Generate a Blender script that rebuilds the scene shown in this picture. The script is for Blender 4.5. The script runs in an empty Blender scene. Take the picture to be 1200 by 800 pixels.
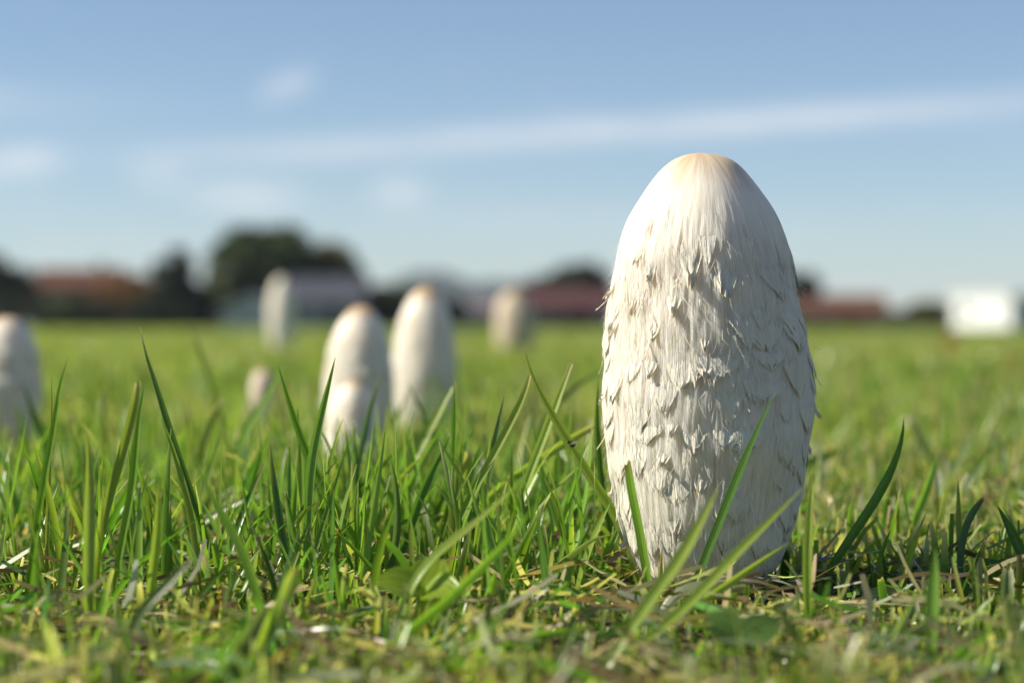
import bpy, math, random
import numpy as np

# ------------------------------------------------------------------ camera
scene = bpy.context.scene
COL = scene.collection
CAM_H, LENS, SENSOR = 0.0721, 50.0, 23.6
HZ = 384.0                                 # picture height of the horizon
F = LENS / SENSOR * 1200.0                 # focal length in units of 1/1200 picture width
PITCH = -math.atan((400.0 - HZ) / F)
SC = F                                     # pixels per metre at one metre
cam_data = bpy.data.cameras.new('camera')
cam = bpy.data.objects.new('camera', cam_data)
COL.objects.link(cam)
cam.location = (0, 0, CAM_H)
cam.rotation_euler = (math.pi / 2 + PITCH, 0, 0)
cam_data.lens, cam_data.sensor_width = LENS, SENSOR
cam_data.clip_start, cam_data.clip_end = 0.01, 12000
cam_data.dof.use_dof = True
cam_data.dof.focus_distance = 0.572
cam_data.dof.aperture_fstop = 6.8
scene.camera = cam

# ------------------------------------------------------------------ sky and sun
SUN_EL, SUN_BACK = math.radians(36), math.radians(-2)
sun_dir = np.array([-math.cos(SUN_EL) * math.cos(SUN_BACK), math.cos(SUN_EL) * math.sin(SUN_BACK), math.sin(SUN_EL)])
world = bpy.data.worlds.new('World')
scene.world = world
world.use_nodes = True


class NT:
    """small helper that writes node trees"""
    def __init__(self, tree):
        self.t = tree
        tree.nodes.clear()

    def n(self, kind, **kw):
        nd = self.t.nodes.new(kind)
        for k, v in kw.items():
            if k == 'inp':
                for a, b in v.items():
                    if isinstance(b, bpy.types.NodeSocket):
                        self.t.links.new(b, nd.inputs[a])
                    else:
                        nd.inputs[a].default_value = b
            else:
                setattr(nd, k, v)
        return nd

    def m(self, op, a, b=None, c=None, clamp=False):
        nd = self.t.nodes.new('ShaderNodeMath')
        nd.operation = op
        nd.use_clamp = clamp
        for i, v in enumerate((a, b, c)):
            if v is None:
                continue
            if isinstance(v, bpy.types.NodeSocket):
                self.t.links.new(v, nd.inputs[i])
            else:
                nd.inputs[i].default_value = v
        return nd.outputs[0]

    def mix(self, fac, a, b, blend='MIX'):
        nd = self.t.nodes.new('ShaderNodeMix')
        nd.data_type = 'RGBA'
        nd.blend_type = blend
        for i, v in ((0, fac), (6, a), (7, b)):
            if isinstance(v, bpy.types.NodeSocket):
                self.t.links.new(v, nd.inputs[i])
            else:
                nd.inputs[i].default_value = (*v, 1) if isinstance(v, tuple) and len(v) == 3 else v
        return nd.outputs[2]

    def ramp(self, fac, stops):
        nd = self.t.nodes.new('ShaderNodeValToRGB')
        self.t.links.new(fac, nd.inputs[0])
        e = nd.color_ramp.elements
        while len(e) < len(stops):
            e.new(0.5)
        for el, (p, c) in zip(e, stops):
            el.position = p
            el.color = (*c, 1)
        return nd.outputs[0]


w = NT(world.node_tree)
sky = w.n('ShaderNodeTexSky', sky_type='NISHITA', sun_disc=False, sun_elevation=SUN_EL,
          sun_rotation=math.radians(270) + SUN_BACK, altitude=1500, air_density=1.0, dust_density=0.0, ozone_density=4.0)
tc = w.n('ShaderNodeTexCoord')
sep = w.n('ShaderNodeSeparateXYZ', inp={0: tc.outputs['Generated']})
az = w.m('ARCTAN2', sep.outputs[0], sep.outputs[1])
el = w.m('ARCSINE', sep.outputs[2])
comb = w.n('ShaderNodeCombineXYZ', inp={0: az, 1: w.m('MULTIPLY', el, 3.0)})
cn = w.n('ShaderNodeTexNoise', inp={'Vector': comb.outputs[0], 'Scale': 26.0, 'Detail': 4.0, 'Roughness': 0.55})
cn2 = w.n('ShaderNodeTexNoise', inp={'Vector': comb.outputs[0], 'Scale': 5.0, 'Detail': 5.0, 'Roughness': 0.6})
# thin wispy cloud drifting through the whole sky, and the longer bands of it low above the field
total = w.m('MULTIPLY', w.m('SUBTRACT', cn2.outputs[0], 0.56, clamp=True), 0.9)
for cx, cy, lx, ly, slope, amt in ((830, 148, 430, 17, -0.055, .46), (330, 182, 190, 15, -0.02, .20), (337, 104, 32, 17, -.3, .30),
                                   (28, 197, 50, 19, -.1, .46), (288, 233, 62, 20, .0, .42), (468, 226, 34, 17, 0, .38),
                                   (190, 207, 34, 20, 0, .26), (700, 262, 300, 30, .03, .12), (-300, 120, 330, 22, .02, .4),
                                   (1600, 190, 300, 22, .05, .4), (1750, 70, 260, 22, -.05, .4), (-700, 220, 300, 24, .0, .4)):
    u = w.m('SUBTRACT', az, (cx - 600) / F)
    v = w.m('SUBTRACT', el, (HZ - cy) / F)
    v = w.m('ADD', v, w.m('MULTIPLY', u, slope))
    q = w.m('ADD', w.m('POWER', w.m('ABSOLUTE', w.m('DIVIDE', u, lx / F)), 2.6), w.m('POWER', w.m('ABSOLUTE', w.m('DIVIDE', v, ly / F)), 2.0))
    g = w.m('EXPONENT', w.m('MULTIPLY', q, -1.0))
    total = w.m('ADD', total, w.m('MULTIPLY', g, amt))
total = w.m('MULTIPLY', total, w.m('ADD', w.m('MULTIPLY', cn.outputs[0], 1.3), 0.35), clamp=True)
hs = w.n('ShaderNodeHueSaturation', inp={'Saturation': 0.92, 'Value': 0.68, 'Color': sky.outputs[0]})
skycol = w.mix(total, hs.outputs[0], (5.5, 5.6, 5.8))
bg = w.n('ShaderNodeBackground', inp={'Color': skycol, 'Strength': 0.105})
w.n('ShaderNodeOutputWorld', inp={0: bg.outputs[0]})

sd = bpy.data.lights.new('sun', 'SUN')
sun = bpy.data.objects.new('sun', sd)
COL.objects.link(sun)
sd.energy, sd.angle, sd.color = 4.5, math.radians(0.55), (1.0, 0.92, 0.79)
import mathutils
sun.rotation_euler = mathutils.Vector(sun_dir).to_track_quat('Z', 'Y').to_euler()
sun.location = (-20, 0, 15)
vs = scene.view_settings
vs.view_transform, vs.look, vs.exposure, vs.gamma = 'Standard', 'None', 0.68, 1.0
vs.use_curve_mapping = False
scene.render.engine = 'CYCLES'
scene.cycles.use_denoising = True
scene.cycles.max_bounces = 8
scene.cycles.transmission_bounces = 4

HAZE = 0.00012
RNG = np.random.default_rng(7)
random.seed(7)


# ------------------------------------------------------------------ helpers
def pix(x, y, d):
    """the point at distance d (metres along the view) that the photograph shows at (x, y)"""
    c, s = math.cos(PITCH), math.sin(PITCH)
    a, b = (x - 600) / F, (400 - y) / F
    return np.array([d * a, d * (c - b * s), CAM_H + d * (s + b * c)])


def ground_d(y):
    return CAM_H * F / max(y - HZ, 1.0)


def mesh_obj(name, verts, faces, mat, parent=None, col=None, uv=None, smooth=False):
    """verts (n,3); faces list or array of equal-length rows"""
    me = bpy.data.meshes.new(name)
    verts = np.asarray(verts, dtype=np.float32)
    if isinstance(faces, np.ndarray):
        nv, k = len(verts), faces.shape[1]
        me.vertices.add(nv)
        me.vertices.foreach_set('co', verts.ravel())
        me.loops.add(faces.size)
        me.loops.foreach_set('vertex_index', faces.ravel().astype(np.int32))
        me.polygons.add(len(faces))
        me.polygons.foreach_set('loop_start', np.arange(0, faces.size, k, dtype=np.int32))
        me.update(calc_edges=True)
    else:
        me.from_pydata([tuple(map(float, v)) for v in verts], [], faces)
    if col is not None:
        a = me.attributes.new('tone', 'FLOAT_COLOR', 'POINT')
        c = np.ones((len(verts), 4), dtype=np.float32)
        c[:, :3] = col
        a.data.foreach_set('color', c.ravel())
    if uv is not None:
        a = me.attributes.new('fibre', 'FLOAT_VECTOR', 'POINT')
        c = np.zeros((len(verts), 3), dtype=np.float32)
        c[:, :uv.shape[1]] = uv
        a.data.foreach_set('vector', c.ravel())
    me.polygons.foreach_set('use_smooth', np.full(len(me.polygons), smooth))
    me.materials.append(mat)
    o = bpy.data.objects.new(name, me)
    COL.objects.link(o)
    if parent is not None:
        o.parent = parent
    return o


def empty(name, loc=(0, 0, 0)):
    o = bpy.data.objects.new(name, None)
    COL.objects.link(o)
    o.location = [float(v) for v in loc]
    o.empty_display_size = 0.01
    return o


def tag(o, label=None, category=None, group=None, kind=None):
    for k, v in (('label', label), ('category', category), ('group', group), ('kind', kind)):
        if v:
            o[k] = v
    return o


def smooth_noise(shape, sig, rng, wrap=(True, False)):
    """gaussian-filtered white noise, unit deviation"""
    n = rng.standard_normal(shape)
    k = np.ones(shape)
    for ax, s in enumerate(sig):
        f = np.fft.fftfreq(shape[ax])
        g = np.exp(-2 * (math.pi * f * s) ** 2)
        k = k * (g[:, None] if ax == 0 else g[None, :])
    r = np.real(np.fft.ifft2(np.fft.fft2(n) * k))
    return r / r.std()


def box_mesh(x0, x1, y0, y1, z0, z1):
    v = [(x, y, z) for z in (z0, z1) for y in (y0, y1) for x in (x0, x1)]
    f = [(0, 2, 3, 1), (4, 5, 7, 6), (0, 1, 5, 4), (2, 6, 7, 3), (0, 4, 6, 2), (1, 3, 7, 5)]
    return v, f


# ------------------------------------------------------------------ materials
def principled(name, color, rough=0.8, noise=0.0, scale=5.0, spec=0.3):
    m = bpy.data.materials.new(name)
    m.use_nodes = True
    t = NT(m.node_tree)
    b = t.n('ShaderNodeBsdfPrincipled', inp={'Roughness': rough, 'Specular IOR Level': spec})
    if noise:
        c = t.n('ShaderNodeTexCoord')
        nz = t.n('ShaderNodeTexNoise', inp={'Vector': c.outputs['Object'], 'Scale': scale, 'Detail': 5.0})
        lo, hi = tuple(v * (1 - noise) for v in color), tuple(min(1, v * (1 + noise)) for v in color)
        t.t.links.new(t.ramp(nz.outputs[0], [(0.3, lo), (0.7, hi)]), b.inputs['Base Color'])
    else:
        b.inputs['Base Color'].default_value = (*color, 1)
    t.n('ShaderNodeOutputMaterial', inp={0: b.outputs[0]})
    return m


def blade_material(name, trans=0.52, rough=0.29, ribs=True):
    m = bpy.data.materials.new(name)
    m.use_nodes = True
    t = NT(m.node_tree)
    a = t.n('ShaderNodeAttribute', attribute_name='tone')
    col = a.outputs['Color']
    b = t.n('ShaderNodeBsdfPrincipled', inp={'Roughness': rough, 'Specular IOR Level': 0.5})
    nrm = None
    if ribs:
        f = t.n('ShaderNodeAttribute', attribute_name='fibre')
        mp = t.n('ShaderNodeMapping', inp={'Vector': f.outputs['Vector'], 'Scale': (9.0, 260.0, 1.0)})
        nz = t.n('ShaderNodeTexNoise', inp={'Vector': mp.outputs[0], 'Scale': 1.0, 'Detail': 3.0})
        s = t.n('ShaderNodeSeparateXYZ', inp={0: f.outputs['Vector']})
        wv = t.m('SINE', t.m('MULTIPLY', s.outputs[0], 28.0))
        tone = t.m('ADD', t.m('MULTIPLY', wv, 0.10), t.m('ADD', t.m('MULTIPLY', nz.outputs[0], 0.5), 0.75))
        hsv = t.n('ShaderNodeHueSaturation', inp={'Value': tone, 'Color': col})
        col = hsv.outputs[0]
        bmp = t.n('ShaderNodeBump', inp={'Strength': 0.35, 'Distance': 0.0001, 'Height': wv})
        nrm = bmp.outputs[0]
        t.t.links.new(nrm, b.inputs['Normal'])
    t.t.links.new(col, b.inputs['Base Color'])
    tl = t.n('ShaderNodeBsdfTranslucent', inp={'Color': t.mix(1.0, col, (1.30, 1.38, 0.60), 'MULTIPLY')})
    mx = t.n('ShaderNodeMixShader', inp={0: trans, 1: b.outputs[0], 2: tl.outputs[0]})
    t.n('ShaderNodeOutputMaterial', inp={0: mx.outputs[0]})
    return m


M_blade = blade_material('grass_blade')
M_lawn = blade_material('lawn_grass', ribs=False)
M_leaf = blade_material('tree_leaf', trans=0.35, rough=0.6, ribs=False)


def cap_material(name='shaggy_cap', trans=0.0):
    m = bpy.data.materials.new(name)
    m.use_nodes = True
    t = NT(m.node_tree)
    a = t.n('ShaderNodeAttribute', attribute_name='tone')
    f = t.n('ShaderNodeAttribute', attribute_name='fibre')
    mp = t.n('ShaderNodeMapping', inp={'Vector': f.outputs['Vector'], 'Scale': (1.0, 0.09, 0.0)})
    n1 = t.n('ShaderNodeTexNoise', inp={'Vector': mp.outputs[0], 'Scale': 2500.0, 'Detail': 4.0, 'Roughness': 0.6})
    n2 = t.n('ShaderNodeTexNoise', inp={'Vector': mp.outputs[0], 'Scale': 850.0, 'Detail': 3.0})
    mp3 = t.n('ShaderNodeMapping', inp={'Vector': f.outputs['Vector'], 'Scale': (1.0, 0.5, 0.0)})
    n3 = t.n('ShaderNodeTexNoise', inp={'Vector': mp3.outputs[0], 'Scale': 90.0, 'Detail': 4.0})
    h = t.m('ADD', t.m('MULTIPLY', n1.outputs[0], 0.8), n2.outputs[0])
    fs = t.n('ShaderNodeSeparateXYZ', inp={0: f.outputs['Vector']})
    bst = t.m('ADD', 0.10, t.m('MULTIPLY', fs.outputs[2], 0.8))
    bmp = t.n('ShaderNodeBump', inp={'Strength': bst, 'Distance': 0.0013, 'Height': h})
    tone = t.m('ADD', 0.84, t.m('MULTIPLY', n3.outputs[0], 0.18))
    tone = t.m('ADD', tone, t.m('MULTIPLY', t.m('SUBTRACT', n2.outputs[0], 0.5), 0.34))
    hsv = t.n('ShaderNodeHueSaturation', inp={'Value': tone, 'Color': a.outputs['Color']})
    b = t.n('ShaderNodeBsdfPrincipled', inp={'Base Color': hsv.outputs[0], 'Roughness': 0.62, 'Specular IOR Level': 0.35,
                                             'Subsurface Weight': 0.6, 'Subsurface Scale': 0.010, 'Normal': bmp.outputs[0]})
    b.inputs['Subsurface Radius'].default_value = (1.0, 0.75, 0.5)
    out = b.outputs[0]
    if trans:
        b.inputs['Subsurface Weight'].default_value = 0
        tl = t.n('ShaderNodeBsdfTranslucent', inp={'Color': hsv.outputs[0], 'Normal': bmp.outputs[0]})
        out = t.n('ShaderNodeMixShader', inp={0: trans, 1: out, 2: tl.outputs[0]}).outputs[0]
    t.n('ShaderNodeOutputMaterial', inp={0: out})
    return m


M_cap = cap_material()
M_scale = cap_material('shaggy_scale', 0.16)

mg = bpy.data.materials.new('lawn_ground')
mg.use_nodes = True
t = NT(mg.node_tree)
tcg = t.n('ShaderNodeTexCoord')
g1 = t.n('ShaderNodeTexNoise', inp={'Vector': tcg.outputs['Object'], 'Scale': 160.0, 'Detail': 6.0})
g2 = t.n('ShaderNodeTexNoise', inp={'Vector': tcg.outputs['Object'], 'Scale': 0.4, 'Detail': 6.0})
soil = t.ramp(g1.outputs[0], [(0.35, (0.035, 0.026, 0.014)), (0.5, (0.10, 0.078, 0.04)), (0.7, (0.19, 0.15, 0.075))])
turf = t.ramp(g2.outputs[0], [(0.3, (0.085, 0.145, 0.022)), (0.7, (0.15, 0.20, 0.042))])
gl = t.n('ShaderNodeVectorMath', operation='LENGTH', inp={0: tcg.outputs['Object']})
gf = t.m('DIVIDE', t.m('SUBTRACT', gl.outputs['Value'], 1.2), 6.0, clamp=True)
gb = t.n('ShaderNodeBump', inp={'Strength': 0.6, 'Distance': 0.003, 'Height': g1.outputs[0]})
bb = t.n('ShaderNodeBsdfPrincipled', inp={'Base Color': t.mix(gf, soil, turf), 'Roughness': 0.95, 'Specular IOR Level': 0.1, 'Normal': gb.outputs[0]})
t.n('ShaderNodeOutputMaterial', inp={0: bb.outputs[0]})

# ------------------------------------------------------------------ ground and far hills
rad = np.concatenate([[0.0], np.geomspace(0.05, 3900, 90)])
ang = np.linspace(0, 2 * math.pi, 97)[:-1]
gv = [(0, 0, 0)]
for r in rad[1:]:
    for a in ang:
        z = 0.0015 * math.sin(r * 31 + a * 5) * math.sin(a * 23 + r * 11) if r < 4 else 0.0
        gv.append((r * math.cos(a), r * math.sin(a), z))
gfaces = [(0, 1 + j, 1 + (j + 1) % 96) for j in range(96)]
for i in range(len(rad) - 2):
    for j in range(96):
        a0, b0 = 1 + i * 96 + j, 1 + i * 96 + (j + 1) % 96
        gfaces.append((a0, a0 + 96, b0 + 96, b0))
ground = mesh_obj('ground', gv, gfaces, mg, smooth=True)
tag(ground, 'mown lawn ground stretching flat to the houses', 'ground', kind='structure')

M_hill = principled('wooded_hill', (0.040, 0.062, 0.045), 0.95, 0.4, 0.01)


def hill(cx, dist, wide, high, seed):
    rg = np.random.default_rng(seed)
    nx, ny = 60, 14
    v, ph = [], rg.uniform(0, 6, 5)
    for j in range(ny):
        for i in range(nx):
            u, q = i / (nx - 1) * 2 - 1, j / (ny - 1) * 2 - 1
            p = (1 - u * u) ** 1.3 * (1 - q * q)
            p *= 1 + 0.16 * math.sin(u * 9 + ph[0]) + 0.09 * math.sin(u * 23 + ph[1]) + 0.05 * math.sin(u * 51 + q * 9 + ph[2])
            v.append((cx + u * wide, dist + q * wide * 0.3, p * high - 0.5))
    f = [(j * nx + i, j * nx + i + 1, (j + 1) * nx + i + 1, (j + 1) * nx + i) for j in range(ny - 1) for i in range(nx - 1)]
    o = mesh_obj('hill', v, f, M_hill, smooth=True)
    return tag(o, kind='structure')


tag(hill(-30, 2600, 420, 58, 1), 'far blue wooded hill rising behind the tan mushroom', 'hill')
tag(hill(-800, 3100, 560, 40, 2), 'long low wooded ridge far behind the big round tree', 'hill')
tag(hill(900, 3000, 640, 34, 3), 'long low wooded ridge far behind the white building', 'hill')

# ------------------------------------------------------------------ far houses
M_win = principled('window_glass', (0.05, 0.06, 0.08), 0.15, spec=0.5)
M_white = principled('white_paint', (0.80, 0.80, 0.78), 0.6, 0.06, 2)


def house(label, px0, px1, ytop, yeave, D, wallc, roofc, gable_front=False, chimney=True, flat=False, category='house', name='house', nwin=3, deep=7.0, rot=0.0):
    x0, x1 = (px0 - 600) / F * D, (px1 - 600) / F * D
    ze, zr = (HZ - yeave) / F * D, (HZ - ytop) / F * D
    root = empty(name, ((x0 + x1) / 2, D, 0))
    tag(root, label, category)
    root.rotation_euler.z = -rot
    hw = (x1 - x0) / 2
    mw = principled(name + '_wall', wallc, 0.9, 0.12, 1.5)
    mr = principled(name + '_roof', roofc, 0.85, 0.22, 2.5)
    v, f = box_mesh(-hw, hw, 0, deep, -0.2, ze)
    if not flat:
        if gable_front:
            v += [(0, 0, zr - 0.15), (0, deep, zr - 0.15)]
            f += [(4, 5, 8), (7, 6, 9)]
        else:
            v += [(-hw, deep / 2, zr - 0.15), (hw, deep / 2, zr - 0.15)]
            f += [(4, 8, 6), (5, 7, 9)]
    mesh_obj('wall', v, f, mw, root)
    e, th = 0.35, 0.18
    if flat:
        v, f = box_mesh(-hw - .15, hw + .15, -.15, deep + .15, ze + 0.002, zr)
        rf = mesh_obj('roof', v, f, mr, root)
    else:
        if gable_front:
            sl = (zr - ze) / hw
            P = [(-hw - e, ze - sl * e), (0, zr), (hw + e, ze - sl * e)]
            v = [(x, y, z + dz) for y in (-e, deep + e) for x, z in P for dz in (0, th)]
        else:
            sl = (zr - ze) / (deep / 2)
            P = [(-e, ze - sl * e), (deep / 2, zr), (deep + e, ze - sl * e)]
            v = [(x, y, z + dz) for x in (-hw - e, hw + e) for y, z in P for dz in (0, th)]
        f = [(0, 2, 8, 6), (2, 4, 10, 8), (1, 7, 9, 3), (3, 9, 11, 5), (0, 6, 7, 1), (4, 5, 11, 10), (0, 1, 3, 2), (2, 3, 5, 4), (6, 8, 9, 7), (8, 10, 11, 9)]
        rf = mesh_obj('roof', v, f, mr, root)
        if chimney:
            v, f = box_mesh(hw * .35, hw * .35 + .6, deep * .5 - .3, deep * .5 + .3, ze, zr + 0.8)
            mesh_obj('chimney', v, f, mw, rf)
    # windows and a door in the wall towards the field
    n = nwin + 1
    for i in range(n):
        cxw = -hw + (i + 0.5) * 2 * hw / n
        s = min(0.5, hw / n * .6)
        if i == n // 2:
            v, f = box_mesh(cxw - s, cxw + s, -0.06, 0.03, 0, min(2.05, ze * .85))
            d = mesh_obj('door', v, f, mr, root)
            v, f = box_mesh(cxw + s * .6, cxw + s * .75, -0.12, -0.055, .95, 1.05)
            mesh_obj('handle', v, f, M_white, d)
        else:
            z0, z1 = ze * .38, ze * .8
            wv, wf = box_mesh(cxw - s, cxw + s, -0.05, 0.03, z0, z1)
            fr = mesh_obj('window', wv, wf, M_white, root)
            wv, wf = box_mesh(cxw - s + .08, cxw + s - .08, -0.054, 0.02, z0 + .08, z1 - .08)
            mesh_obj('pane', wv, wf, M_win, fr)
    return root


house('brown house with rusty red roof behind dark hedge', 40, 140, 314, 336, 215, (0.16, 0.09, 0.06), (0.12, 0.05, 0.03))
house('grey house with slate roof beneath the olive tree', 338, 424, 326, 352, 185, (0.24, 0.25, 0.28), (0.075, 0.08, 0.10))
house('low pale grey shed beside the dark conical tree', 262, 322, 347, 362, 170, (0.42, 0.43, 0.46), (0.42, 0.43, 0.47), gable_front=True, chimney=False, category='shed', name='garden_shed', nwin=1)
house('maroon roofed house in front of the dark bare tree', 618, 716, 340, 358, 205, (0.11, 0.05, 0.05), (0.11, 0.045, 0.045))
house('long low barn with rust brown roof right of the large mushroom', 925, 1040, 346, 366, 210, (0.13, 0.07, 0.045), (0.14, 0.065, 0.04), chimney=False, category='barn', name='barn')
house('white flat roofed building standing alone at the lawn edge', 1108, 1192, 343, 348, 160, (0.80, 0.80, 0.78), (0.75, 0.75, 0.74), flat=True, category='building', name='white_building', nwin=1, deep=1.9, rot=.87)
house('small bluish house between dark bushes and tan mushroom', 540, 590, 352, 364, 260, (0.22, 0.24, 0.30), (0.20, 0.16, 0.18), nwin=1)


# ------------------------------------------------------------------ far trees and bushes
def tree(name, label, px, hwpx, ytop, D, color, shape='round', group=None, leaves=5200, trunk_frac=0.08, seed=0, category='tree'):
    rg = np.random.default_rng(100 + seed)
    X, W, H = (px - 600) / F * D, hwpx * 1.28 / F * D, (HZ - ytop) / F * D
    root = empty(name, (X, D, 0))
    tag(root, label, category, group)
    # trunk and limbs
    V, Fc = [], []

    def limb(p, q, r0, r1):
        b = len(V)
        p, q = np.array(p), np.array(q)
        ax = (q - p) / np.linalg.norm(q - p)
        s1 = np.cross(ax, (0.31, 0.95, 0.1)); s1 /= np.linalg.norm(s1)
        s2 = np.cross(ax, s1)
        for c, r in ((p, r0), (q, r1)):
            for k in range(6):
                a = k * math.pi / 3
                V.append(c + r * (math.cos(a) * s1 + math.sin(a) * s2))
        for k in range(6):
            Fc.append((b + k, b + (k + 1) % 6, b + 6 + (k + 1) % 6, b + 6 + k))
    th = H * (0.6 if shape == 'round' else .9)
    limb((0, 0, -.15), (0.03 * W, 0, th * .5), .05 * H, .035 * H)
    limb((0.03 * W, 0, th * .5), (0, .03 * W, th), .035 * H, .012 * H)
    for k in range(7):
        a, z = k * 2.4, th * (0.35 + .08 * k)
        limb((0, 0, z), (math.cos(a) * W * .55, math.sin(a) * W * .55, z + H * .16), .018 * H, .006 * H)
    mesh_obj('trunk', V, Fc, M_bark, root)
    # clumps of leaves
    nc = 60
    cl = []
    while len(cl) < nc:
        p = rg.uniform(-1, 1, 3)
        if shape == 'cone':
            z = rg.uniform(0.0, 0.99) ** 1.35
            r = (1 - z) ** .55 * W * .85
            a = rg.uniform(0, 6.28)
            k = math.sqrt(rg.uniform(.1, 1))
            cl.append((math.cos(a) * r * k, math.sin(a) * r * k, z * H * .96, W * .30 * (1.12 - z)))
        else:
            if np.linalg.norm(p) > 1:
                continue
            z0 = trunk_frac * H
            cl.append((p[0] * W * .80, p[1] * W * .80, z0 + (H - z0) * (.5 + .42 * p[2]), W * rg.uniform(.16, .32)))
    cl = np.array(cl)
    which = rg.integers(0, nc, leaves)
    d = rg.standard_normal((leaves, 3)); d /= np.linalg.norm(d, axis=1)[:, None]
    c = cl[which, :3] + d * (cl[which, 3] * rg.uniform(.35, 1.0, leaves) ** .6)[:, None]
    c[:, 2] = np.clip(c[:, 2], 0.05, H)
    s = rg.uniform(.55, 1.2, leaves) * (W * H) ** .5 * .085
    a = rg.standard_normal((leaves, 3)); a /= np.linalg.norm(a, axis=1)[:, None]
    b = np.cross(a, rg.standard_normal((leaves, 3))); b /= np.linalg.norm(b, axis=1)[:, None]
    q = np.stack([c - a * s[:, None], c + b * s[:, None] * .6, c + a * s[:, None], c - b * s[:, None] * .6], 1).reshape(-1, 3)
    fc = np.arange(leaves * 4).reshape(-1, 4)
    tone = np.repeat(np.clip(np.array(color)[None] * rg.uniform(.65, 1.4, (leaves, 1)) * (1 + .2 * rg.standard_normal((leaves, 3))), .005, .9), 4, 0)
    cr = mesh_obj('crown', q, fc, M_leaf, root, col=tone)
    cr['kind'] = 'stuff'
    return root


M_bark = principled('bark', (0.07, 0.05, 0.035), 0.95, 0.3, 6)
DG, OL, AU, DK = (0.060, 0.080, 0.028), (0.130, 0.120, 0.032), (0.22, 0.11, 0.03), (0.036, 0.042, 0.022)
tree('broadleaf_tree', 'dark tree at the far hedge end beside the rusty roofed house', -12, 46, 298, 190, DK, seed=1)
tree('autumn_bush', 'rusty orange autumn bush beside the conical tree', 150, 34, 322, 185, AU, seed=2, trunk_frac=.05, category='bush')
tree('conifer_tree', 'dark conical evergreen tree left of the pale shed', 207, 46, 288, 175, DK, 'cone', seed=3, leaves=7000)
tree('broadleaf_tree', 'biggest round dark green tree behind the pale shed', 310, 62, 268, 200, DG, seed=4, leaves=7000)
tree('broadleaf_tree', 'olive yellow tree above the slate roofed house', 386, 42, 284, 205, OL, seed=5, leaves=7000)
tree('round_bush', 'dark green bush right of the slate roofed house', 452, 32, 334, 190, DG, seed=6, trunk_frac=.05, category='bush')
tree('round_bush', 'low dark bush left of the small bluish house', 515, 34, 350, 200, DK, seed=7, trunk_frac=.05, category='bush')
tree('broadleaf_tree', 'dark bare looking tree behind the maroon roofed house', 676, 38, 308, 220, DK, seed=8, leaves=7000)
tree('broadleaf_tree', 'smaller dark tree overlapping the maroon roofed house gable', 636, 28, 322, 225, DK, seed=9)
tree('broadleaf_tree', 'narrow dark tree at the end of the long barn', 936, 24, 314, 215, DK, seed=10)
tree('round_bush', 'dark bush between the barn and the white building', 1088, 26, 352, 190, OL, seed=11, trunk_frac=.05, category='bush')
tree('round_bush', 'dark bush right behind the white building', 1216, 28, 350, 190, DG, seed=12, trunk_frac=.05, category='bush')
for k, (px, hw, yt, c) in enumerate(((22, 30, 344, DK), (66, 30, 348, DG), (108, 30, 346, DK), (165, 26, 348, DK), (1052, 20, 364, DG), (582, 24, 364, DK))):
    lab = 'low dark hedge bush before the brown house with rusty roof' if px < 200 else ('low bush at the right end of the long barn' if px > 900 else 'low dark bush before the small bluish house')
    tree('hedge_bush', lab, px, hw, yt, 165, c, seed=20 + k, leaves=1400, trunk_frac=.03, group='hedge bushes before the brown house' if px < 200 else None, category='bush')


# ------------------------------------------------------------------ mushrooms
def pchip(x, xp, fp):
    xp, fp = np.asarray(xp, float), np.asarray(fp, float)
    h = np.diff(xp); d = np.diff(fp) / h
    m = np.zeros_like(fp)
    m[0], m[-1] = d[0], d[-1]
    for i in range(1, len(fp) - 1):
        m[i] = 0 if d[i - 1] * d[i] <= 0 else 2 * d[i - 1] * d[i] / (d[i - 1] + d[i])
    i = np.clip(np.searchsorted(xp, x) - 1, 0, len(h) - 1)
    s = (x - xp[i]) / h[i]
    return ((1 + 2 * s) * (1 - s) ** 2 * fp[i] + s * (1 - s) ** 2 * h[i] * m[i] + s * s * (3 - 2 * s) * fp[i + 1] + s * s * (s - 1) * h[i] * m[i + 1])


# the large mushroom's outline: picture height, left edge, right edge
OUT = [(179.5, 820, 820.5), (182, 804, 838), (187, 791, 852), (195, 780, 865), (208, 767, 878), (225, 754, 891), (250, 739, 906), (280, 727, 918),
       (310, 719, 927), (350, 713, 936), (400, 709, 944), (440, 709, 947), (500, 710, 946), (540, 713, 942), (580, 719, 936),
       (620, 729, 926), (650, 740, 915), (675, 753, 900), (688, 764, 886), (692, 775, 872)]
DM = 0.59
WHITE, TAN = np.array([0.88, 0.81, 0.675]), np.array([0.53, 0.36, 0.19])


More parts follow.
